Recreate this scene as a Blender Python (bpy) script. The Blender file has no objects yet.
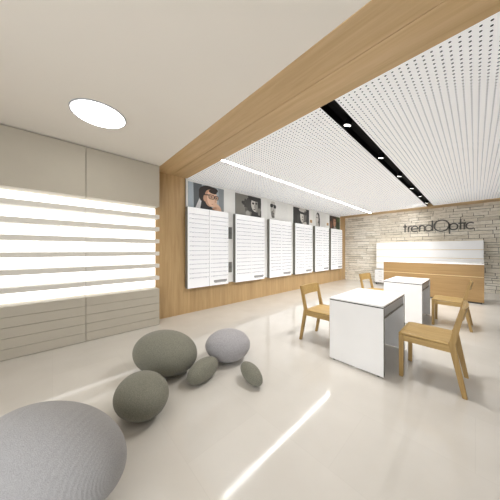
import bpy, bmesh, math, random
from mathutils import Vector, Matrix, noise
random.seed(7)
sc = bpy.context.scene
COL = sc.collection
PI = math.pi

# ------------------------------------------------------------------ colours / materials
def lin(c):
    f = lambda v: v/12.92 if v <= .04045 else ((v+.055)/1.055)**2.4
    return tuple(f(v/255.) for v in c) + (1.,)

def newmat(name):
    m = bpy.data.materials.new(name); m.use_nodes = True
    nt = m.node_tree; nt.nodes.clear()
    out = nt.nodes.new('ShaderNodeOutputMaterial')
    b = nt.nodes.new('ShaderNodeBsdfPrincipled')
    nt.links.new(b.outputs[0], out.inputs[0])
    return m, nt, b
def N(nt, t, **kw):
    n = nt.nodes.new(t)
    for k, v in kw.items(): setattr(n, k, v)
    return n
def ramp(nt, stops):
    r = N(nt, 'ShaderNodeValToRGB'); e = r.color_ramp.elements
    while len(e) < len(stops): e.new(.5)
    for i, (p, c) in enumerate(stops): e[i].position = p; e[i].color = c
    return r
def coords(nt, scale=(1,1,1), rot=(0,0,0)):
    tc = N(nt, 'ShaderNodeTexCoord'); mp = N(nt, 'ShaderNodeMapping')
    mp.inputs['Scale'].default_value = scale; mp.inputs['Rotation'].default_value = rot
    nt.links.new(tc.outputs['Object'], mp.inputs[0]); return mp.outputs[0]

def plain(name, rgb, rough=.5, var=.04, spec=.5, metal=0., nscale=6.):
    m, nt, b = newmat(name)
    c = lin(rgb); v = coords(nt)
    n = N(nt, 'ShaderNodeTexNoise'); n.inputs['Scale'].default_value = nscale; n.inputs['Detail'].default_value = 3
    nt.links.new(v, n.inputs['Vector'])
    r = ramp(nt, [(.3, tuple(x*(1-var) for x in c[:3])+(1,)), (.7, tuple(min(1, x*(1+var)) for x in c[:3])+(1,))])
    nt.links.new(n.outputs[0], r.inputs[0]); nt.links.new(r.outputs[0], b.inputs['Base Color'])
    b.inputs['Roughness'].default_value = rough; b.inputs['Metallic'].default_value = metal
    b.inputs['Specular IOR Level'].default_value = spec
    return m

def wood(name, a, bcol, axis, rough=.45, scale=1., board=None):
    """oak: grain runs along axis; object coordinates"""
    m, nt, b = newmat(name)
    s = [14*scale]*3; s['xyz'.index(axis)] = .9*scale
    v = coords(nt, tuple(s))
    n = N(nt, 'ShaderNodeTexNoise'); n.inputs['Scale'].default_value = 1.5; n.inputs['Detail'].default_value = 6; n.inputs['Roughness'].default_value = .62
    n.inputs['Distortion'].default_value = .6
    nt.links.new(v, n.inputs['Vector'])
    r = ramp(nt, [(.28, lin(bcol)), (.72, lin(a))])
    nt.links.new(n.outputs[0], r.inputs[0])
    s2 = [3.2*scale]*3; s2['xyz'.index(axis)] = .35*scale
    v2 = coords(nt, tuple(s2))
    n2 = N(nt, 'ShaderNodeTexNoise'); n2.inputs['Scale'].default_value = 1.; n2.inputs['Detail'].default_value = 2
    nt.links.new(v2, n2.inputs['Vector'])
    mx = N(nt, 'ShaderNodeMix', data_type='RGBA', blend_type='MULTIPLY'); mx.inputs[0].default_value = .55
    r2 = ramp(nt, [(.3, (.72, .70, .66, 1)), (.7, (1, 1, 1, 1))])
    nt.links.new(n2.outputs[0], r2.inputs[0])
    nt.links.new(r.outputs[0], mx.inputs[6]); nt.links.new(r2.outputs[0], mx.inputs[7])
    nt.links.new(mx.outputs[2], b.inputs['Base Color'])
    bp = N(nt, 'ShaderNodeBump'); bp.inputs['Strength'].default_value = .08; bp.inputs['Distance'].default_value = .004
    nt.links.new(n.outputs[0], bp.inputs['Height']); nt.links.new(bp.outputs[0], b.inputs['Normal'])
    b.inputs['Roughness'].default_value = rough
    return m

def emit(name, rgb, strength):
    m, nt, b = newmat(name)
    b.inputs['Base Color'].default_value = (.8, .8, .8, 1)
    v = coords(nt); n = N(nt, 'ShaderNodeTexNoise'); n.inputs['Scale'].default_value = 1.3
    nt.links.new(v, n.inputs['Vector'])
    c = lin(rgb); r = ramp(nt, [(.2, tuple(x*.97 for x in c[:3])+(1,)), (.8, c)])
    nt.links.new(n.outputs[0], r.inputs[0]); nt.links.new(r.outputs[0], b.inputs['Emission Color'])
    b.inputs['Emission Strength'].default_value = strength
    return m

# floor: large polished cream tiles with faint joints
def floor_mat():
    m, nt, b = newmat('polished_tile')
    v = coords(nt, (1, 1, 1))
    br = N(nt, 'ShaderNodeTexBrick'); br.offset = .5
    br.inputs['Scale'].default_value = 1.; br.inputs['Mortar Size'].default_value = .0022; br.inputs['Mortar Smooth'].default_value = .3
    br.inputs['Brick Width'].default_value = 1.2; br.inputs['Row Height'].default_value = .6
    br.inputs['Color1'].default_value = lin((218, 214, 207)); br.inputs['Color2'].default_value = lin((215, 211, 204)); br.inputs['Mortar'].default_value = lin((212, 208, 201))
    nt.links.new(v, br.inputs['Vector'])
    n = N(nt, 'ShaderNodeTexNoise'); n.inputs['Scale'].default_value = 2.2; n.inputs['Detail'].default_value = 5
    nt.links.new(v, n.inputs['Vector'])
    r = ramp(nt, [(.3, (.93, .925, .915, 1)), (.7, (1, 1, 1, 1))]); nt.links.new(n.outputs[0], r.inputs[0])
    mx = N(nt, 'ShaderNodeMix', data_type='RGBA', blend_type='MULTIPLY'); mx.inputs[0].default_value = 1.
    nt.links.new(br.outputs['Color'], mx.inputs[6]); nt.links.new(r.outputs[0], mx.inputs[7])
    nt.links.new(mx.outputs[2], b.inputs['Base Color'])
    rr = ramp(nt, [(.3, (.05, .05, .05, 1)), (.7, (.10, .10, .10, 1))]); nt.links.new(n.outputs[0], rr.inputs[0])
    nt.links.new(rr.outputs[0], b.inputs['Roughness'])
    b.inputs['Specular IOR Level'].default_value = .55
    return m

def perforated_mat():
    m, nt, b = newmat('perforated_board')
    tc = N(nt, 'ShaderNodeTexCoord'); sx = N(nt, 'ShaderNodeSeparateXYZ'); nt.links.new(tc.outputs['Object'], sx.inputs[0])
    def cell(o, p):
        a = N(nt, 'ShaderNodeMath', operation='DIVIDE'); a.inputs[1].default_value = p; nt.links.new(o, a.inputs[0])
        fr = N(nt, 'ShaderNodeMath', operation='FRACT'); nt.links.new(a.outputs[0], fr.inputs[0])
        s = N(nt, 'ShaderNodeMath', operation='SUBTRACT'); s.inputs[1].default_value = .5; nt.links.new(fr.outputs[0], s.inputs[0])
        q = N(nt, 'ShaderNodeMath', operation='MULTIPLY'); nt.links.new(s.outputs[0], q.inputs[0]); nt.links.new(s.outputs[0], q.inputs[1])
        return q.outputs[0]
    ad = N(nt, 'ShaderNodeMath', operation='ADD')
    nt.links.new(cell(sx.outputs[0], .05), ad.inputs[0]); nt.links.new(cell(sx.outputs[1], .05), ad.inputs[1])
    lt = N(nt, 'ShaderNodeMath', operation='LESS_THAN'); lt.inputs[1].default_value = .17**2
    nt.links.new(ad.outputs[0], lt.inputs[0])
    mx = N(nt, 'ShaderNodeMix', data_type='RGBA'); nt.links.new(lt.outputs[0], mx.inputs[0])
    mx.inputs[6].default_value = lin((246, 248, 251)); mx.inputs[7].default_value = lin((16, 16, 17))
    nt.links.new(mx.outputs[2], b.inputs['Emission Color']); b.inputs['Emission Strength'].default_value = .13  # faint self-glow added to brighten the boards, which are no lamp
    nt.links.new(mx.outputs[2], b.inputs['Base Color'])
    b.inputs['Roughness'].default_value = .8; b.inputs['Specular IOR Level'].default_value = .2
    return m

def stone_mat():
    m, nt, b = newmat('split_stone')
    g = N(nt, 'ShaderNodeNewGeometry')
    r = ramp(nt, [(0, lin((226, 219, 204))), (.35, lin((236, 230, 217))), (.75, lin((242, 237, 226))), (1, lin((214, 206, 190)))])
    nt.links.new(g.outputs['Random Per Island'], r.inputs[0])
    v = coords(nt, (5, 5, 14)); n = N(nt, 'ShaderNodeTexNoise'); n.inputs['Scale'].default_value = 1.6; n.inputs['Detail'].default_value = 8
    nt.links.new(v, n.inputs['Vector'])
    r2 = ramp(nt, [(.30, (.62, .60, .56, 1)), (.5, (1, 1, 1, 1))]); nt.links.new(n.outputs[0], r2.inputs[0])
    mx = N(nt, 'ShaderNodeMix', data_type='RGBA', blend_type='MULTIPLY'); mx.inputs[0].default_value = .6
    nt.links.new(r.outputs[0], mx.inputs[6]); nt.links.new(r2.outputs[0], mx.inputs[7]); nt.links.new(mx.outputs[2], b.inputs['Base Color'])
    bp = N(nt, 'ShaderNodeBump'); bp.inputs['Strength'].default_value = .7; bp.inputs['Distance'].default_value = .02
    nt.links.new(n.outputs[0], bp.inputs['Height']); nt.links.new(bp.outputs[0], b.inputs['Normal'])
    b.inputs['Roughness'].default_value = .85
    return m

def felt_mat(name, rgb, ribs=0., ns=170, cv=.24):
    m, nt, b = newmat(name)
    c = lin(rgb); v = coords(nt)
    n = N(nt, 'ShaderNodeTexNoise'); n.inputs['Scale'].default_value = ns; n.inputs['Detail'].default_value = 2
    nt.links.new(v, n.inputs['Vector'])
    r = ramp(nt, [(.3, tuple(x*(1-cv) for x in c[:3])+(1,)), (.7, tuple(min(1, x*(1+cv)) for x in c[:3])+(1,))])
    nt.links.new(n.outputs[0], r.inputs[0]); nt.links.new(r.outputs[0], b.inputs['Base Color'])
    w = N(nt, 'ShaderNodeTexWave', wave_type='RINGS', rings_direction='X'); w.inputs['Scale'].default_value = 28; w.inputs['Distortion'].default_value = 1.2
    nt.links.new(v, w.inputs['Vector'])
    ad = N(nt, 'ShaderNodeMath', operation='MULTIPLY_ADD'); ad.inputs[1].default_value = ribs
    nt.links.new(w.outputs['Fac'], ad.inputs[0]); nt.links.new(n.outputs[0], ad.inputs[2])
    bp = N(nt, 'ShaderNodeBump'); bp.inputs['Strength'].default_value = .35; bp.inputs['Distance'].default_value = .004
    nt.links.new(ad.outputs[0], bp.inputs['Height']); nt.links.new(bp.outputs[0], b.inputs['Normal'])
    b.inputs['Roughness'].default_value = .95; b.inputs['Specular IOR Level'].default_value = .15
    b.inputs['Sheen Weight'].default_value = .15
    return m

def print_mat():
    m, nt, b = newmat('printed_picture')
    a = N(nt, 'ShaderNodeVertexColor'); a.layer_name = 'ink'
    v = coords(nt); n = N(nt, 'ShaderNodeTexNoise'); n.inputs['Scale'].default_value = 22; n.inputs['Detail'].default_value = 4
    nt.links.new(v, n.inputs['Vector'])
    r = ramp(nt, [(.3, (.78, .78, .78, 1)), (.7, (1, 1, 1, 1))]); nt.links.new(n.outputs[0], r.inputs[0])
    mx = N(nt, 'ShaderNodeMix', data_type='RGBA', blend_type='MULTIPLY'); mx.inputs[0].default_value = .3
    nt.links.new(a.outputs[0], mx.inputs[6]); nt.links.new(r.outputs[0], mx.inputs[7]); nt.links.new(mx.outputs[2], b.inputs['Base Color'])
    b.inputs['Roughness'].default_value = .4
    return m

OAK_A, OAK_B = (214, 184, 140), (194, 162, 115)
M = dict(
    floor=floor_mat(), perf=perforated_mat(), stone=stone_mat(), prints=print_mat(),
    ceil=plain('ceiling_plaster', (236, 231, 223), .9, .01, .1, nscale=1.),
    oak_x=wood('oak_grain_along_beam', OAK_A, OAK_B, 'x'),
    oak_z=wood('oak_upright_grain', (208, 177, 132), (186, 153, 107), 'z'),
    oak_desk=wood('oak_counter_front', (178, 146, 98), (156, 124, 80), 'x'),
    oak_ch=wood('oak_chair', (198, 168, 110), (174, 142, 86), 'x', scale=2.),
    oak_chz=wood('oak_chair_upright', (186, 156, 100), (160, 128, 74), 'z', scale=2.),
    cab=plain('matt_lacquer_beige', (188, 181, 167), .55, .015, .3),
    cab_edge=plain('matt_lacquer_shelf', (226, 222, 214), .5, .015, .3),
    white=plain('white_lacquer', (247, 247, 247), .22, .01, .5),
    white_m=plain('white_matt_board', (240, 240, 238), .6, .01, .3),
    tray=plain('white_tray', (236, 236, 236), .4, .01, .4),
    grey=plain('grey_metal_side', (120, 120, 112), .5, .03, .4),
    lgrey=plain('light_grey_panel', (176, 180, 187), .35, .02, .4),
    dark=plain('dark_plinth', (62, 62, 60), .5, .05, .4),
    black=plain('black_track', (4, 4, 5), .6, .05, .12),
    letter=plain('dark_grey_letter', (100, 98, 92), .45, .03, .4),
    plaque=plain('grey_plaque', (158, 158, 158), .4, .06, .4),
    frame=plain('grey_acetate', (120, 120, 124), .35, .05, .5),
    joint=plain('stone_joint', (92, 84, 72), .9, .1, .1),
    pale=plain('pale_groove', (232, 214, 170), .6, .02, .3),
    mirror=plain('grey_mirror', (150, 152, 150), .15, .03, .6, .4),
    chrome=plain('brushed_steel', (200, 200, 200), .2, .02, .5, 1.),
    tan=plain('tan_card', (190, 160, 125), .6, .05, .3),
    glow=emit('lit_acrylic', (255, 254, 251), 1.8),
    face_glow=emit('white_face_added_glow', (250, 251, 255), .28),  # slight self-glow added so the unit faces and trays look brighter
    wallr=plain('taupe_plaster', (128, 122, 114), .9, .02, .1),
    lamp=emit('lamp_diffuser', (255, 254, 250), 9.),
    slot=emit('linear_lamp', (255, 255, 252), 22.),
    bulb=emit('spot_bulb', (255, 250, 240), 10.),
    p_green=felt_mat('felt_olive_grey', (130, 129, 117)),
    p_grey=felt_mat('felt_lavender_grey', (170, 168, 171), .0),
    p_big=felt_mat('felt_ribbed_grey', (166, 165, 166), .6, 260, .14),
)

# ------------------------------------------------------------------ mesh helpers
def box(bm, x0, x1, y0, y1, z0, z1, bev=0., mi=0):
    vs = [bm.verts.new(p) for p in ((x0,y0,z0),(x1,y0,z0),(x1,y1,z0),(x0,y1,z0),(x0,y0,z1),(x1,y0,z1),(x1,y1,z1),(x0,y1,z1))]
    fs = [bm.faces.new([vs[i] for i in q]) for q in ((3,2,1,0),(4,5,6,7),(0,1,5,4),(1,2,6,5),(2,3,7,6),(3,0,4,7))]
    for f in fs: f.material_index = mi
    if bev:
        es = {e for f in fs for e in f.edges}
        bmesh.ops.bevel(bm, geom=list(es), offset=bev, segments=2, affect='EDGES', profile=.6)
    return vs
def hexa(bm, P, bev=0.):
    vs = [bm.verts.new(p) for p in P]
    fs = [bm.faces.new([vs[i] for i in q]) for q in ((3,2,1,0),(4,5,6,7),(0,1,5,4),(1,2,6,5),(2,3,7,6),(3,0,4,7))]
    if bev:
        es = {e for f in fs for e in f.edges}
        bmesh.ops.bevel(bm, geom=list(es), offset=bev, segments=2, affect='EDGES')
def cyl(bm, p0, p1, r0, r1=None, seg=24):
    r1 = r0 if r1 is None else r1
    p0, p1 = Vector(p0), Vector(p1); d = p1-p0
    mt = Matrix.Translation((p0+p1)/2) @ d.to_track_quat('Z', 'Y').to_matrix().to_4x4()
    bmesh.ops.create_cone(bm, cap_ends=True, segments=seg, radius1=r0, radius2=r1, depth=d.length, matrix=mt)
def obj(name, bm, mats, parent=None, smooth=False):
    me = bpy.data.meshes.new(name)
    bmesh.ops.recalc_face_normals(bm, faces=bm.faces[:])
    bm.to_mesh(me); bm.free()
    for m in (mats if isinstance(mats, (list, tuple)) else [mats]): me.materials.append(m)
    if smooth:
        for p in me.polygons: p.use_smooth = True
    o = bpy.data.objects.new(name, me); COL.objects.link(o)
    if parent: o.parent = parent
    return o
def bx(name, dims, mat, parent=None, bev=0.):
    bm = bmesh.new(); box(bm, *dims, bev); return obj(name, bm, mat, parent)
def tag(o, label, cat, group=None, kind=None):
    o['label'] = label; o['category'] = cat
    if group: o['group'] = group
    if kind: o['kind'] = kind
    return o
def thing(name, label, cat, loc=(0,0,0), rz=0, group=None):
    o = bpy.data.objects.new(name, None); COL.objects.link(o)
    o.empty_display_size = .05
    o.location = loc; o.rotation_euler = (0, 0, rz); return tag(o, label, cat, group)
def struct(o): o['kind'] = 'structure'; return o
def copy_tree(src, parent=None):
    c = src.copy(); COL.objects.link(c)
    if parent: c.parent = parent
    for ch in list(src.children): copy_tree(ch, c)
    return c

# ------------------------------------------------------------------ setting
WX, BY, CZ = -4.08, 9.77, 2.79
XR, YF = 3.2, -2.4
struct(bx('floor', (WX-.1, XR, YF, BY+.1, -.1, 0), M['floor']))
struct(bx('wall_left', (WX-.1, WX, YF, BY+.1, 0, CZ+.1), M['oak_z']))
# stone back wall: courses of split stone
bm = bmesh.new()
z = 0.
while z < CZ+.02:
    h = random.choice((.07, .09, .105, .12, .14)); x = WX - random.random()*.3
    while x < XR:
        w = random.uniform(.16, .58); dp = random.uniform(.0, .028)
        x0, x1 = max(x, WX), min(x+w, XR)
        if x1-x0 > .02:
            g = random.uniform(.003, .0075)
            z1 = min(z+h, CZ+.05)
            j = lambda: random.uniform(-.004, .004)
            hexa(bm, [(x0+g+j(), BY-dp, z+g+j()), (x1-g+j(), BY-dp+j(), z+g+j()), (x1-g, BY+.06, z+g), (x0+g, BY+.06, z+g),
                      (x0+g+j(), BY-dp+j(), z1-g+j()), (x1-g+j(), BY-dp+j(), z1-g+j()), (x1-g, BY+.06, z1-g), (x0+g, BY+.06, z1-g)])
        x += w
    z += h
box(bm, WX, XR, BY+.02, BY+.1, 0, CZ+.1, mi=1)
struct(obj('wall_back', bm, [M['stone'], M['joint']]))
struct(bx('wall_right_unseen', (XR, XR+.1, YF, BY+.1, 0, CZ+.1), M['wallr']))  # unseen wall added to cut light from the right, dark to limit bounce
struct(bx('wall_front_unseen', (WX, -1.8, YF-.1, YF, 0, CZ+.1), M['ceil']))  # unseen part wall, added to darken the left front corner
# plaster ceiling over the front area
struct(bx('ceiling', (WX-.1, XR, YF, 1.385, CZ, CZ+.1), M['ceil']))
# perforated ceiling, left open for the lamp slot and the spotlight channel
SX0, SX1 = -2.885, -2.805
TX0, TX1 = -1.105, -.95
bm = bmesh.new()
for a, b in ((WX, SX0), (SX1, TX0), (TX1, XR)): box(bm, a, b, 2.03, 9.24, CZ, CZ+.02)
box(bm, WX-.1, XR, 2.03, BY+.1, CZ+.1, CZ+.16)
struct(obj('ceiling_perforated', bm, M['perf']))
bm = bmesh.new()
box(bm, WX, XR, 1.385, 1.704, CZ-.004, CZ+.1, .002); box(bm, WX, XR, 1.709, 2.03, CZ-.004, CZ+.1, .002)
struct(obj('trim_1', bm, M['oak_x']))
struct(bx('trim_2', (WX, XR, 9.24, BY+.0, CZ-.012, CZ+.1), M['oak_x'], bev=.002))
struct(bx('trim_3', (WX, WX+.02, 9.24, BY-.03, 0, CZ-.013), M['oak_z'], bev=.002))

# ------------------------------------------------------------------ ceiling lamps
t = thing('ceiling_light', 'round white flush ceiling lamp glowing in the plaster ceiling', 'light', (-2.825, .375, CZ))
bm = bmesh.new(); cyl(bm, (0,0,-.006), (0,0,0), .243, seg=64); obj('diffuser', bm, M['lamp'], t)
bm = bmesh.new()
N1 = 64
for i in range(N1):
    a0, a1 = 2*PI*i/N1, 2*PI*(i+1)/N1
    for (r0, z0), (r1, z1) in (((.244,-.010),(.254,-.010)), ((.254,-.010),(.256,0)), ((.244,0),(.244,-.010))):
        vs = [bm.verts.new((r*math.cos(a), r*math.sin(a), zz)) for r, a, zz in ((r0,a0,z0),(r0,a1,z0),(r1,a1,z1),(r1,a0,z1))]
        bm.faces.new(vs)
bmesh.ops.remove_doubles(bm, verts=bm.verts[:], dist=.0005)
obj('trim_ring', bm, M['lgrey'], t)

t = thing('linear_light', 'long thin white light line set in the perforated ceiling', 'light', ((SX0+SX1)/2, 5.635, CZ))
w = (SX1-SX0)/2
bx('diffuser', (-w+.012, w-.012, -3.6, 3.6, 0, .01), M['slot'], t)
bm = bmesh.new()
box(bm, -w, -w+.011, -3.605, 3.605, -.003, .04); box(bm, w-.011, w, -3.605, 3.605, -.003, .04)
obj('profile', bm, M['white_m'], t)

t = thing('spotlight_channel', 'black recessed channel running along the perforated ceiling', 'lighting track', ((TX0+TX1)/2, 5.635, CZ))
w = (TX1-TX0)/2
bm = bmesh.new()
box(bm, -w, -w+.006, -3.605, 3.605, -.002, .1); box(bm, w-.006, w, -3.605, 3.605, -.002, .1); box(bm, -w, w, -3.605, 3.605, .09, .1)
obj('channel_body', bm, M['black'], t)
bx('rail', (-.012, .012, -3.59, 3.59, .075, .09), M['black'], t)
SPOTS = [(2.56, 'nearest to the wooden beam'), (3.85, 'second from the wooden beam and the brightest'), (5.07, 'third from the wooden beam'),
         (6.28, 'fourth from the wooden beam'), (7.36, 'fifth from the wooden beam'), (8.55, 'nearest to the stone wall')]
for i, (y, w_) in enumerate(SPOTS):
    t = thing('spotlight', 'small spotlight in the black ceiling channel, ' + w_, 'light', (-1.027, y, CZ), group='spotlights in the black channel')
    tilt = Vector((-.35, .35 if i else .1, -1)).normalized()
    c0 = Vector((0, 0, .045))
    bm = bmesh.new(); cyl(bm, c0 - tilt*.03, c0 + tilt*.045, .034, .05, 24); obj('lamp_head', bm, M['black'], t)
    bm = bmesh.new(); cyl(bm, c0 + tilt*.045, c0 + tilt*.049, .036, .036, 24); obj('bulb', bm, M['bulb'], t)
    bm = bmesh.new()
    for k in range(24):
        a0, a1 = 2*PI*k/24, 2*PI*(k+1)/24
        q = tilt.to_track_quat('Z', 'Y').to_matrix()
        vs = [bm.verts.new(c0 + tilt*.05 + q @ Vector((r*math.cos(a), r*math.sin(a), 0))) for r, a in ((.037,a0),(.037,a1),(.05,a1),(.05,a0))]
        bm.faces.new(vs)
    obj('rim', bm, M['chrome'], t)
    bm = bmesh.new(); cyl(bm, c0 - tilt*.02, (0, 0, .08), .008, seg=10); obj('stem', bm, M['chrome'], t)

# ------------------------------------------------------------------ backlit shelf cabinets on the left wall
CX = -3.79
def cabinet(y0, label):
    t = thing('display_cabinet', label, 'cabinet', (WX, y0, 0), group='backlit shelf cabinets')
    D = CX-WX; W_ = 1.023; g = .0018
    bx('plinth', (.0, D-.08, g, W_-g, 0, .004), M['dark'], t)
    bx('upper_panel', (.0, D, g, W_-g, 2.065, CZ-.012), M['cab'], t, .002)
    bx('back_panel', (.0, .07, .0, W_, .64, 2.06), M['glow'], t)
    bx('base_carcass', (.0, D-.02, g, W_-g, .004, .632), M['cab'], t)
    for k in range(5):
        z0 = .004+k*.1257
        bx('drawer_front', (D-.019, D, g, W_-g, z0+.002, z0+.1237), M['cab'], t, .0015)
    for k in range(6):
        z0 = .787+k*.2135
        bx('shelf', (.071, D, g, W_-g, z0, z0+.066), M['cab_edge'], t, .002)
    return t
cabinet(.349, 'beige wall cabinet with backlit shelves, standing next to the oak post')
cabinet(-.676, 'beige wall cabinet with backlit shelves at the left edge, beyond the vertical joint')

# spectacles ---------------------------------------------------------
def spectacles_mesh(lens_w=.056, lens_h=.034, t=.0038, temple=.04, tz=0.):
    """front looks along +x, stands on z=0"""
    bm = bmesh.new()
    def ring(cy):
        n = 14
        for k in range(n):
            pts = []
            for kk in (k, k+1):
                a = 2*PI*kk/n
                ca, sa = math.cos(a), math.sin(a)
                se = lambda v: math.copysign(abs(v)**.7, v)
                for s in (1., 1-2*t/lens_h):
                    pts.append((cy+se(ca)*lens_w/2*s, lens_h/2+se(sa)*lens_h/2*s))
            (a0, b0, a1, b1) = pts
            for x in (0, -t):
                bm.faces.new([bm.verts.new((x, p[0], p[1])) for p in (a0, a1, b1, b0)])
            bm.faces.new([bm.verts.new(v) for v in ((0,)+a0, (0,)+a1, (-t,)+a1, (-t,)+a0)])
    d = lens_w/2+.008
    ring(-d); ring(d)
    box(bm, -t, 0, -.009, .009, lens_h*.62, lens_h*.62+t)
    for s in (-1, 1):
        y = s*(d+lens_w/2)
        box(bm, -temple, 0, y-t/2, y+t/2, lens_h*.7, lens_h*.7+t)
    bmesh.ops.recalc_face_normals(bm, faces=bm.faces[:])
    me = bpy.data.meshes.new('spectacles'); bm.to_mesh(me); bm.free()
    return me
SPEC = spectacles_mesh(); SPEC.materials.append(M['frame'])
def spectacles(loc, label, group, me=SPEC):
    o = bpy.data.objects.new('spectacles', me); COL.objects.link(o)
    o.location = loc; return tag(o, label, 'glasses', group)
SPECH = SPEC.copy(); SPECH.materials.clear(); SPECH.materials.append(M['cab_edge'])
for zsh, word in ((1.4275, 'third'), (1.641, 'second')):
    for k in range(13):
        y = -.60+k*.152
        if abs(y-.349) < .07: continue
        spectacles((-3.865, y, zsh-.0405), 'pale spectacles hung right under the %s backlit cabinet shelf from the top' % word,
                   'spectacles under the %s cabinet shelf' % word, SPECH)

# ------------------------------------------------------------------ display wall
bm = bmesh.new()
k = 0; z = .54
while z < 2.78:
    z1 = min(z+.098, 2.783); box(bm, WX+.002, WX+.028, 1.995, 9.2, z+.0015, z1-.0015); z = z1
box(bm, WX+.002, WX+.024, 1.995, 9.2, .54, 2.783)
tag(obj('slatwall_panel', bm, M['white_m']), 'long white grooved wall panel behind the spectacle display units', 'wall panel')

UF = -3.955            # white face of the units
ROWS = 15
tray_bm = bmesh.new(); box(tray_bm, 0, .026, 0, .478, 0, .007, .0015); box(tray_bm, .023, .026, 0, .478, .007, .011)
UY = [1.985, 3.225, 4.46, 5.70, 6.935, 8.165]; UW = 1.03
ORD = ['first', 'second', 'third', 'fourth', 'fifth', 'sixth']
def unit0():
    t = thing('eyewear_display_unit', '', 'display unit', (UF, UY[0], .525), group='eyewear display units')
    H_ = 1.665
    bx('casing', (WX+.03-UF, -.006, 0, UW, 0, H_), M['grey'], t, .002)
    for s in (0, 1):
        bx('front_panel', (-.0055, .0, .004+s*.513, .506+s*.516, .004, H_-.004), M['face_glow'], t)
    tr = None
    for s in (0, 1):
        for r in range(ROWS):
            if tr is None: o = tr = obj('tray', tray_bm, M['face_glow'], t)
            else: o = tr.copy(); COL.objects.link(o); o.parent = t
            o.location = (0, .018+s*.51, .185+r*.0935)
    # grey plaque on the bottom right
    bm = bmesh.new(); box(bm, 0, .006, .62, .98, .075, .12)
    for k in range(9): box(bm, 0, .008, .645+k*.036, .666+k*.036, .055, .075)
    obj('plaque', bm, M['plaque'], t)
    return t
u0 = unit0(); units = [u0]
for i in range(1, 6):
    c = copy_tree(u0); c.location = (UF, UY[i], .525); units.append(c)
for i, u in enumerate(units):
    u['label'] = 'white wall unit with spectacle trays, %s from the oak post' % ORD[i]
n = 0; rest = []
for i in range(6):
    for s in (0, 1):
        for r in range(ROWS):
            for k in range(3):
                loc = (UF+.019, UY[i]+.018+s*.51+.085+k*.154, .525+.185+r*.0935+.0072)
                if n < 250:
                    lab = 'grey framed spectacles on a tray of the %s white wall unit from the oak post' % ORD[i]
                    spectacles(loc, lab, 'spectacles on the %s wall unit' % ORD[i])
                else: rest.append(loc)
                n += 1
bm = bmesh.new()
for loc in rest:
    b2 = bmesh.new(); b2.from_mesh(SPEC); bmesh.ops.translate(b2, verts=b2.verts[:], vec=loc)
    tmp = bpy.data.meshes.new('tmp'); b2.to_mesh(tmp); b2.free(); bm.from_mesh(tmp); bpy.data.meshes.remove(tmp)
tag(obj('spectacles', bm, M['frame']), 'many grey spectacles filling the trays of the wall units farthest from the oak post', 'glasses', kind='stuff')

# narrow mirrors and a hook in the gap between the first two units
for z0, z1, lab in ((1.58, 1.86, 'upper narrow grey mirror in the gap after the first wall unit'), (.78, 1.02, 'lower narrow grey mirror in the gap after the first wall unit')):
    t = thing('strip_mirror', lab, 'mirror', (WX+.028, 3.13, z0))
    bx('mirror_glass', (0, .012, -.05, .05, 0, z1-z0), M['mirror'], t, .002)
    bm = bmesh.new()
    for zz in (0, (z1-z0)/2-.006, z1-z0-.012): box(bm, .012, .016, -.05, .05, zz, zz+.012)
    obj('clip', bm, M['dark'], t)

# ------------------------------------------------------------------ portraits above the units
def ell(cu, cv, ru, rv, rot=0, n=28, e=1.):
    o = []
    for k in range(n):
        a = 2*PI*k/n; x, y = math.cos(a), math.sin(a)
        x = math.copysign(abs(x)**e, x)*ru; y = math.copysign(abs(y)**e, y)*rv
        o.append((cu+x*math.cos(rot)-y*math.sin(rot), cv+x*math.sin(rot)+y*math.cos(rot)))
    return o
def poster(y0, y1, z0, z1, bg, shapes, label):
    bm = bmesh.new(); lay = bm.loops.layers.float_color.new('ink')
    W_, H_ = y1-y0, z1-z0; asp = W_/H_
    def paint(f, c):
        for l in f.loops: l[lay] = lin(c)
    box(bm, 0, .01, 0, W_, 0, H_)
    for f in bm.faces: paint(f, bg)
    x = .0105
    for poly, c in shapes:      # u,v with u in units of the height: clip to the sheet
        pts = [(min(max(u, 0), asp), min(max(v, 0), 1)) for u, v in poly]
        vs = [bm.verts.new((x, u*H_, v*H_)) for u, v in pts]
        try: f = bm.faces.new(vs)
        except ValueError: continue
        paint(f, c); x += .0004
    me = bpy.data.meshes.new('portrait_poster')
    # flat inks face +x
    for f in bm.faces:
        f.normal_update()
        if len(f.verts) > 4 and f.normal.x < 0: f.normal_flip()
    bm.to_mesh(me); bm.free(); me.materials.append(M['prints'])
    o = bpy.data.objects.new('portrait_poster', me); COL.objects.link(o)
    o.location = (WX+.0285, y0, z0)
    return tag(o, label, 'poster', 'portrait posters above the display units')
PZ0, PZ1 = 2.2, 2.73
SK, SK2, HR = (236, 196, 168), (206, 160, 132), (44, 32, 27)
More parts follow.
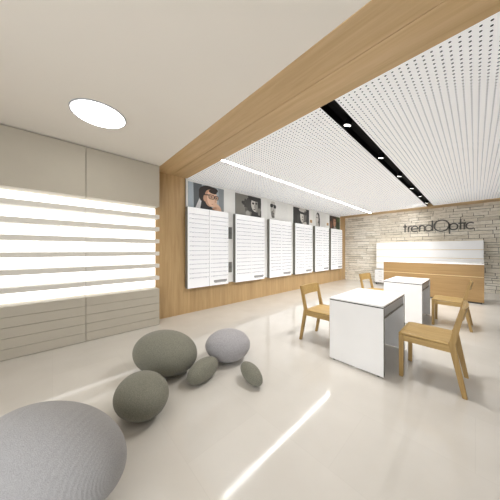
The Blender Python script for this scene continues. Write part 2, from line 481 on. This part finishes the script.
poster(2.04, 2.94, PZ0, PZ1, (168, 178, 184), [
    ([(0,0),(.28,0),(.2,1),(0,1)], (178,190,200)), ([(.24,0),(.5,0),(.6,1),(.22,1)], (92,98,102)), ([(1.45,0),(1.75,0),(1.75,1),(1.4,1)], (140,146,150)),
    ([(.30,0),(.62,0),(.66,.45),(.52,.5)], (225,225,228)), ([(.52,0),(1.35,0),(.85,.22),(.70,.5),(.6,.42)], (30,28,32)),
    (ell(.82,.70,.36,.28), HR), (ell(.64,.56,.18,.26), HR), (ell(1.12,.86,.26,.12), HR), (ell(.92,.88,.3,.12), HR),
    (ell(1.02,.50,.29,.36,.05,28,.85), SK2), (ell(1.09,.50,.25,.34,.05,28,.85), SK),
    (ell(.73,.46,.07,.13), SK2), (ell(1.12,.78,.20,.08,-.1), HR),
    (ell(1.06,.56,.15,.10,0,20,.6), (50,34,30)), (ell(1.06,.56,.12,.075,0,20,.6), (206,164,140)), (ell(1.31,.55,.10,.09,0,20,.6), (50,34,30)), (ell(1.31,.55,.075,.065,0,20,.6), (200,158,134)),
    ([(.72,.58),(.93,.60),(.93,.645),(.72,.62)], (50,34,30)), ([(1.2,.56),(1.24,.56),(1.24,.6),(1.2,.6)], (50,34,30)),
    (ell(1.05,.56,.045,.025), (60,40,34)), (ell(1.3,.55,.04,.024), (60,40,34)), ([(1.22,.52),(1.30,.36),(1.2,.34)], SK2), (ell(1.16,.25,.10,.025), (160,88,80)),
    (ell(1.32,.16,.24,.13,-.5), (228,186,158)), ([(1.2,0),(1.6,0),(1.42,.16),(1.22,.2)], (220,176,148)), (ell(1.2,.1,.12,.05,.3), (196,148,120))],
    'colour portrait of a dark-haired man in glasses resting chin on hand, above the first unit')
poster(3.29, 4.20, PZ0, PZ1, (128, 125, 118), [
    (ell(1.12,.62,.42,.42), (40,38,36)), (ell(.80,.5,.16,.38), (58,55,52)), (ell(.55,.55,.10,.16,.5), (48,46,44)), (ell(.44,.62,.06,.07), (40,38,36)), (ell(.62,.72,.07,.10), (60,57,54)), (ell(.68,.3,.09,.12), (88,85,80)),
    (ell(.5,.45,.05,.06), (140,137,130)), (ell(.78,.12,.14,.14), (170,167,160)),
    (ell(1.24,.60,.24,.34,.15), (206,203,196)), (ell(1.36,.55,.12,.26), (150,147,140)), (ell(1.14,.66,.075,.055), (26,25,24)), (ell(1.36,.68,.065,.05), (34,32,30)),
    (ell(1.22,.36,.07,.03), (84,80,76)), ([(1.22,.6),(1.28,.46),(1.2,.45)], (150,147,140)),
    (ell(1.2,.92,.42,.14,-.1), (34,32,30)), (ell(1.58,.7,.13,.36), (36,34,32)), ([(.98,0),(1.75,0),(1.75,.35),(1.35,.22),(1.05,.3)], (22,21,20)), (ell(1.56,.28,.1,.2), (120,117,110))],
    'black and white portrait of a dark-haired woman on grey, above the second unit')
poster(4.46, 5.40, PZ0, PZ1, (238, 238, 236), [
    (ell(.46,.56,.20,.42), (150,147,142)), (ell(.48,.48,.17,.34), (192,189,184)), (ell(.42,.30,.12,.18), (120,117,112)), (ell(.46,.93,.18,.07), (206,203,198)),
    (ell(.34,.76,.12,.10,0,20,.7), (16,16,16)), (ell(.61,.73,.11,.10,0,20,.7), (16,16,16)), ([(.4,.78),(.55,.76),(.55,.8),(.4,.82)], (16,16,16)), (ell(.48,.34,.08,.025), (80,76,72)), ([(.46,.64),(.54,.46),(.44,.45)], (136,133,128)),
    (ell(.46,.16,.13,.07), (96,93,88))],
    'white poster with a cut-out grey face in black sunglasses, above the third unit')
poster(5.72, 6.66, PZ0, PZ1, (24, 23, 23), [
    (ell(1.0,.52,.30,.44), (140,136,130)), (ell(.92,.50,.18,.40,.1), (214,210,203)), (ell(1.0,.90,.42,.13), (200,196,190)), (ell(1.3,.55,.16,.34), (96,93,88)),
    ([(.6,.66),(1.2,.62),(1.2,.76),(.6,.8)], (20,20,20)), (ell(1.32,.7,.12,.1), (30,29,28)), ([(.95,.56),(1.05,.42),(.92,.4)], (120,116,110)), (ell(.98,.28,.09,.03), (88,84,80)), ([(.9,0),(1.5,0),(1.4,.2),(1.1,.12)], (190,186,180)), (ell(.5,.3,.14,.3), (50,48,46))],
    'dark poster of a bright face under a hat, above the fourth unit')
poster(6.95, 7.88, PZ0, PZ1, (236, 236, 234), [
    (ell(.56,.45,.26,.55), (196,194,190)), (ell(.62,.62,.24,.37), (40,38,38)), (ell(.78,.35,.12,.40), (48,46,46)), (ell(.52,.56,.17,.30), (214,210,206)), (ell(.44,.62,.06,.03), (40,38,38)), (ell(.6,.62,.06,.03), (40,38,38)), (ell(.5,.38,.05,.02), (140,100,96)), ([(.3,0),(.75,0),(.66,.26),(.45,.22)], (200,197,193))],
    'white poster with a long-haired face at its left, above the fifth unit')
poster(8.22, 9.15, PZ0, PZ1, (44, 36, 30), [
    ([(1.1,0),(1.79,0),(1.79,1),(1.1,1)], (40,58,34)), (ell(1.5,.75,.2,.18), (76,98,58)), (ell(1.35,.4,.12,.2), (26,34,22)), (ell(.7,.55,.34,.42), (80,46,34)), (ell(.8,.52,.22,.34), (196,150,124)), (ell(.2,.3,.2,.3), (110,70,50)),
    (ell(.72,.62,.06,.03), (40,26,22)), (ell(.92,.62,.06,.03), (40,26,22)), (ell(.84,.34,.07,.025), (150,80,74)), ([(.6,0),(1.1,0),(1.0,.2),(.7,.2)], (150,146,140)), (ell(.78,.9,.3,.12), (50,30,24))],
    'dark colour portrait with green at its right, above the sixth unit by the stone wall')
for y, lab in ((6.80, 'small tan card on the white panel between the fourth and fifth posters'), (8.05, 'small tan card on the white panel between the fifth and sixth posters')):
    bm = bmesh.new(); box(bm, 0, .012, -.07, .07, 0, .1, .002); box(bm, .012, .015, -.06, .06, .012, .088)
    o = obj('tan_card', bm, M['tan']); o.location = (WX+.028, y, 2.30); tag(o, lab, 'card')

# ------------------------------------------------------------------ back of the shop
t = thing('reception_counter', 'long oak reception counter with a pale white top in front of the stone wall', 'counter', (-.905, 7.54, 0))
L = 1.05
bx('plinth', (-L+.02, L-.03, .03, .52, 0, .05), M['dark'], t)
bx('front_board', (-L, L, 0, .022, .04, .645), M['oak_desk'], t, .002)
bx('front_board', (-L, L, 0, .022, .660, .95), M['oak_desk'], t, .002)
bx('light_joint', (-L+.002, L-.002, .006, .02, .645, .660), M['pale'], t)
bm = bmesh.new(); box(bm, -L, -L+.022, .0225, .55, .05, .95); box(bm, L-.022, L, .0225, .55, .05, .95); obj('side_panel', bm, M['oak_desk'], t)
bx('counter_top', (-L-.0, L+.0, -.004, .56, .95, .975), M['white'], t, .003)
bx('carcass', (-L+.03, L-.03, .024, .5, .05, .9), M['white_m'], t)

t = thing('back_cabinet', 'white cabinet with horizontal joints standing behind the oak counter', 'cabinet', (-1.27, BY-.055, 0))
L = 1.44
bx('carcass', (-L, L, -.23, 0, .58, 1.62), M['pale'], t)
zs = [.58, .81, 1.05, 1.325, 1.62]
for a, b in zip(zs, zs[1:]): bx('front_board', (-L, L, -.25, -.231, a+.008, b-.008), M['white'], t, .003)

t = thing('drawer_pedestal', 'small white drawer box at the left end of the oak counter, before the stone wall', 'drawer unit', (-2.50, 9.2, 0))
for s in (-1, 1):
    for y in (.04, .24): 
        bm = bmesh.new(); cyl(bm, (s*.14, y, 0), (s*.14, y, .07), .022, seg=14); obj('foot', bm, M['dark'], t)
bx('body', (-.19, .19, .012, .28, .07, .56), M['lgrey'], t, .003)
for k in range(3):
    d = bx('drawer', (-.188, .188, 0, .012, .075+k*.162, .231+k*.162), M['tray'], t, .002)
    bx('handle', (-.05, .05, -.012, 0, .150+k*.162, .16+k*.162), M['chrome'], d)

# wall sign ----------------------------------------------------------
def stroke(bm, pts, w=.037, d=.03, closed=False):
    n = len(pts); L_, R_ = [], []
    for i in range(n):
        if closed: a, b = pts[i-1], pts[(i+1) % n]
        else: a, b = pts[max(i-1, 0)], pts[min(i+1, n-1)]
        tx, tz = b[0]-a[0], b[1]-a[1]; l = math.hypot(tx, tz) or 1; nx, nz = -tz/l*w/2, tx/l*w/2
        p = pts[i]
        L_.append([bm.verts.new((p[0]+nx, y, p[1]+nz)) for y in (0, d)]); R_.append([bm.verts.new((p[0]-nx, y, p[1]-nz)) for y in (0, d)])
    rng = range(n) if closed else range(n-1)
    for i in rng:
        j = (i+1) % n
        bm.faces.new([L_[i][0], L_[j][0], R_[j][0], R_[i][0]]); bm.faces.new([L_[i][1], R_[i][1], R_[j][1], L_[j][1]])
        bm.faces.new([L_[i][0], L_[i][1], L_[j][1], L_[j][0]]); bm.faces.new([R_[i][0], R_[j][0], R_[j][1], R_[i][1]])
    if not closed:
        for i in (0, n-1): bm.faces.new([L_[i][0], R_[i][0], R_[i][1], L_[i][1]])
def arc(cx, cz, rx, rz, a0, a1, n=24):
    return [(cx+rx*math.cos(math.radians(a0+(a1-a0)*k/n)), cz+rz*math.sin(math.radians(a0+(a1-a0)*k/n))) for k in range(n+1)]
t = thing('wall_sign', 'dark grey shop name in slim letters on the stone wall', 'sign', (-1.87, BY-.06, 1.985))
def letter(name, *strokes):
    bm = bmesh.new()
    for s in strokes:
        cl = len(s) > 2 and s[0] == s[-1]
        stroke(bm, s[:-1] if cl else s, closed=cl)
    obj(name, bm, M['letter'], t)
def full(cx, cz, rx, rz): a = arc(cx, cz, rx, rz, 0, 360, 40)[:-1]; return a+[a[0]]
XH = .215; r_ = .098
letter('letter_t', [(.055, .30), (.055, .0)], [(.0, XH-.01), (.115, XH-.01)])
letter('letter_r', [(.16, 0), (.16, XH)], arc(.235, .13, .075, .085, 180, 75, 12))
letter('letter_e', arc(.345, .107, r_, r_+.004, 0, 315, 30), [(.247, .107), (.443, .107)])
letter('letter_n', [(.485, 0), (.485, XH)], arc(.555, .13, .07, .085, 180, 0, 18)+[(.625, 0)])
letter('letter_d', full(.74, .107, r_, r_+.004), [(.838, 0), (.838, .36)])
letter('letter_O', full(1.075, .165, .19, .19))
letter('letter_p', full(1.375, .107, r_, r_+.004), [(1.277, -.125), (1.277, XH)])
letter('letter_t', [(1.54, .345), (1.54, 0)], [(1.485, XH-.01), (1.66, XH-.01)])
letter('letter_i', [(1.625, 0), (1.625, XH)], [(1.61, .295), (1.64, .295)])
letter('letter_c', arc(1.765, .107, r_, r_+.004, 45, 315, 26))
bm = bmesh.new()
for x in (.055, .485, .838, 1.257, 1.277, 1.625): cyl(bm, (x, .03, .1), (x, .062, .1), .006, seg=8)
obj('standoff', bm, M['letter'], t)

# ------------------------------------------------------------------ tables
def table(loc, label):
    t = thing('consultation_table', label, 'table', loc, group='white consultation tables')
    W_, D_, H_ = .285, .465, .735
    bx('front_panel', (-W_, W_, -D_, -D_+.03, .012, H_-.028), M['white'], t, .002)
    bx('rear_panel', (-W_, W_, D_-.03, D_, .012, H_-.028), M['white'], t, .002)
    bx('table_top', (-W_, W_, -D_, D_, H_-.016, H_), M['white'], t, .002)
    bx('shadow_gap', (-W_+.004, W_-.004, -D_+.001, D_-.004, H_-.028, H_-.016), M['dark'], t)
    bx('modesty_panel', (-.012, .012, -D_+.031, D_-.031, .10, H_-.15), M['lgrey'], t)
    bm = bmesh.new()
    for y in (-D_+.0015, D_-.0285): box(bm, W_, W_+.0012, y, y+.027, .014, H_-.03)
    obj('edge_shade', bm, M['grey'], t)  # grey strips paint shade onto the right-hand edges of the white panels
    d = bx('drawer', (-W_+.012, W_-.012, -D_+.034, D_-.034, H_-.145, H_-.030), M['lgrey'], t, .003)
    bx('drawer_lip', (W_-.0118, W_-.004, -D_+.06, D_-.06, H_-.142, H_-.125), M['grey'], d)
    bm = bmesh.new()
    for s in (-1, 1):
        for y in (-D_+.015, D_-.015): cyl(bm, (s*(W_-.05), y, 0), (s*(W_-.05), y, .012), .011, seg=12)
    obj('glide', bm, M['dark'], t)
    bx('foot_rail', (-.02, .02, -D_+.031, D_-.031, .06, .10), M['grey'], t)
    return t
table((-.92, 2.91, 0), 'white box-shaped table with a blank front panel, nearest to the camera')
table((-.905, 5.06, 0), 'white box-shaped table farther back, before the oak counter')

# ------------------------------------------------------------------ chairs (x forward)
def make_chair():
    t = thing('dining_chair', '', 'chair', (0, 0, 0), group='oak chairs at the white tables')
    # seat: slightly dished board with rounded front
    bm = bmesh.new(); nx, ny = 12, 10; top, bot = [], []
    for i in range(nx+1):
        u = i/nx; x = -.20+.41*u
        a, b = [], []
        for j in range(ny+1):
            v = j/ny*2-1; y = v*.235
            z = .452-.012*(1-v*v)*math.sin(PI*min(1, u*1.05))+ .006*u - (.010*max(0, (u-.86)/.14)**2)
            a.append(bm.verts.new((x, y, z))); b.append(bm.verts.new((x, y, z-.02)))
        top.append(a); bot.append(b)
    for i in range(nx):
        for j in range(ny):
            bm.faces.new([top[i][j], top[i+1][j], top[i+1][j+1], top[i][j+1]]); bm.faces.new([bot[i][j+1], bot[i+1][j+1], bot[i+1][j], bot[i][j]])
    for i in range(nx):
        for j in (0, ny): bm.faces.new([top[i][j], top[i+1][j], bot[i+1][j], bot[i][j]])
    for j in range(ny):
        for i in (0, nx): bm.faces.new([top[i][j], top[i][j+1], bot[i][j+1], bot[i][j]])
    obj('seat', bm, M['oak_ch'], t, True)
    bm = bmesh.new()
    for s in (-1, 1):
        y0, y1 = sorted((s*.236, s*.214)); box(bm, -.19, .168, y0, y1, .372, .4305, .003)
    box(bm, .178, .2, -.198, .198, .376, .4305, .003); box(bm, -.20, -.18, -.213, .213, .376, .425, .003)
    obj('seat_frame', bm, M['oak_ch'], t)
    for s in (-1, 1):
        a, b = sorted((s*.24, s*.2)); bm = bmesh.new()
        hexa(bm, [(.172,a,0),(.206,a,0),(.206,b,0),(.172,b,0),(.168,a,.432),(.21,a,.432),(.21,b,.432),(.168,b,.432)], .003)
        obj('leg', bm, M['oak_chz'], t)
    for s in (-1, 1):
        a, b = sorted((s*.243, s*.205)); bm = bmesh.new()
        hexa(bm, [(-.292,a,0),(-.258,a,0),(-.258,b,0),(-.292,b,0),(-.215,a,.46),(-.165,a,.46),(-.165,b,.46),(-.215,b,.46)], .003)
        obj('leg', bm, M['oak_chz'], t)
        bm = bmesh.new()
        hexa(bm, [(-.213,a,.44),(-.167,a,.44),(-.167,b,.44),(-.213,b,.44),(-.280,a,.785),(-.249,a,.785),(-.249,b,.785),(-.280,b,.785)], .003)
        obj('back_post', bm, M['oak_chz'], t)
    bm = bmesh.new(); n_ = 12; rows = []
    for i in range(n_+1):
        v = i/n_*2-1; y = v*.204; bow = -.022*(1-v*v)
        f = lambda z: -.19-(z-.44)*(.265-.19)/.345
        z0 = .655
        rows.append([bm.verts.new(p) for p in ((f(z0)+.010+bow, y, z0), (f(z0)-.010+bow, y, z0), (f(.785)-.010+bow, y, .785), (f(.785)+.010+bow, y, .785))])
    for i in range(n_):
        for k in range(4): bm.faces.new([rows[i][k], rows[i+1][k], rows[i+1][(k+1) % 4], rows[i][(k+1) % 4]])
    bm.faces.new(rows[0]); bm.faces.new(rows[-1])
    bm.normal_update()
    obj('backrest', bm, M['oak_ch'], t)
    return t
ch = make_chair()
spots = [((-.337, 2.868, 0), PI, 'oak chair at the right of the near white table, closest to the camera'),
         ((-.318, 5.10, 0), PI, 'oak chair at the right of the farther white table, before the counter front'),
         ((-1.478, 2.885, 0), 0, 'oak chair at the left of the near white table, seen with its open back'),
         ((-1.44, 5.10, 0), -.1, 'oak chair at the left of the farther white table, half hidden behind the near one')]
for i, (loc, rz, lab) in enumerate(spots):
    o = ch if i == 0 else copy_tree(ch)
    o.location = loc; o.rotation_euler = (0, 0, rz); o['label'] = lab

# ------------------------------------------------------------------ pebble poufs
def pouf(x, y, a, b, c, th, tl, mat, label, seed, amp=.035):
    bm = bmesh.new(); bmesh.ops.create_icosphere(bm, subdivisions=5, radius=1)
    off = Vector((seed*3.1, seed*1.7, seed*.9))
    zmin = 0
    R = Matrix.Rotation(tl, 3, 'Y')
    for v in bm.verts:
        p = v.co.copy()
        k = 1 + amp*noise.noise(p*.9+off)
        p = Vector((p.x*a, p.y*b, p.z*c))*k
        v.co = R @ p
    zmin = min(v.co.z for v in bm.verts); cut = zmin+.03*c
    for v in bm.verts:
        if v.co.z < cut: v.co.z = cut
    o = obj('pebble_pouf', bm, mat, None, True)
    o.location = (x, y, -cut); o.rotation_euler = (0, 0, th)
    return tag(o, label, 'pouf', 'pebble shaped poufs')
pouf(-2.278, .884, .354, .257, .217, .538, .049, M['p_green'], 'large olive-grey pebble pouf nearest the cabinet', 1)
pouf(-1.824, .524, .233, .192, .151, .149, 0, M['p_green'], 'medium round olive-grey pebble pouf in front of the large olive one', 2)
pouf(-1.873, 1.108, .181, .107, .102, 1.741, -.106, M['p_green'], 'small olive-grey oval pebble pouf between the large olive and the lavender-grey pouf', 3)
pouf(-2.017, 1.533, .264, .227, .179, .943, 0, M['p_grey'], 'medium lavender-grey pebble pouf by the display wall, farthest back', 4)
pouf(-1.514, 1.433, .158, .071, .087, 3.04, -.139, M['p_green'], 'smallest olive-grey pebble pouf, rightmost of the group', 5)
pouf(-1.512, -.017, .419, .225, .239, .655, .02, M['p_big'], 'big light grey ribbed pebble pouf cut by the lower left corner', 6, .02)

# ------------------------------------------------------------------ light
wd = bpy.data.worlds.new('daylight'); sc.world = wd; wd.use_nodes = True
bg = wd.node_tree.nodes['Background']; bg.inputs[0].default_value = (.97, .985, 1., 1); bg.inputs[1].default_value = 2.6
def spot(loc, target, power, size, blend=.6, col=(1, .97, .94), rad=.25):
    l = bpy.data.lights.new('spot_beam', 'SPOT'); l.energy = power; l.spot_size = size; l.spot_blend = blend; l.color = col; l.shadow_soft_size = rad
    o = bpy.data.objects.new('spot_beam', l); COL.objects.link(o); o.location = loc
    o.rotation_euler = (Vector(target)-Vector(loc)).to_track_quat('-Z', 'Y').to_euler()
for i, (y, _) in enumerate(SPOTS):
    tgt = (-1.027-.9, y+.9 if i else y+.2, 0)
    if i == 5: tgt = (-3.0, BY, 1.5)
    spot((-1.027-.02, y+.02, CZ-.012), tgt, 180 if i < 5 else 70, 2.0)

# ------------------------------------------------------------------ camera
cd = bpy.data.cameras.new('camera'); cd.sensor_width = 36; cd.sensor_fit = 'HORIZONTAL'; cd.lens = 36*211/500
cd.clip_start = .02
cam = bpy.data.objects.new('camera', cd); COL.objects.link(cam)
cam.location = (0, 0, 1.3); cam.rotation_euler = (PI/2, 0, math.radians(46.89))
cd.shift_y = .001
sc.camera = cam
sc.view_settings.view_transform = 'Standard'; sc.view_settings.look = 'None'
sc.view_settings.exposure = .2; sc.view_settings.gamma = 1.
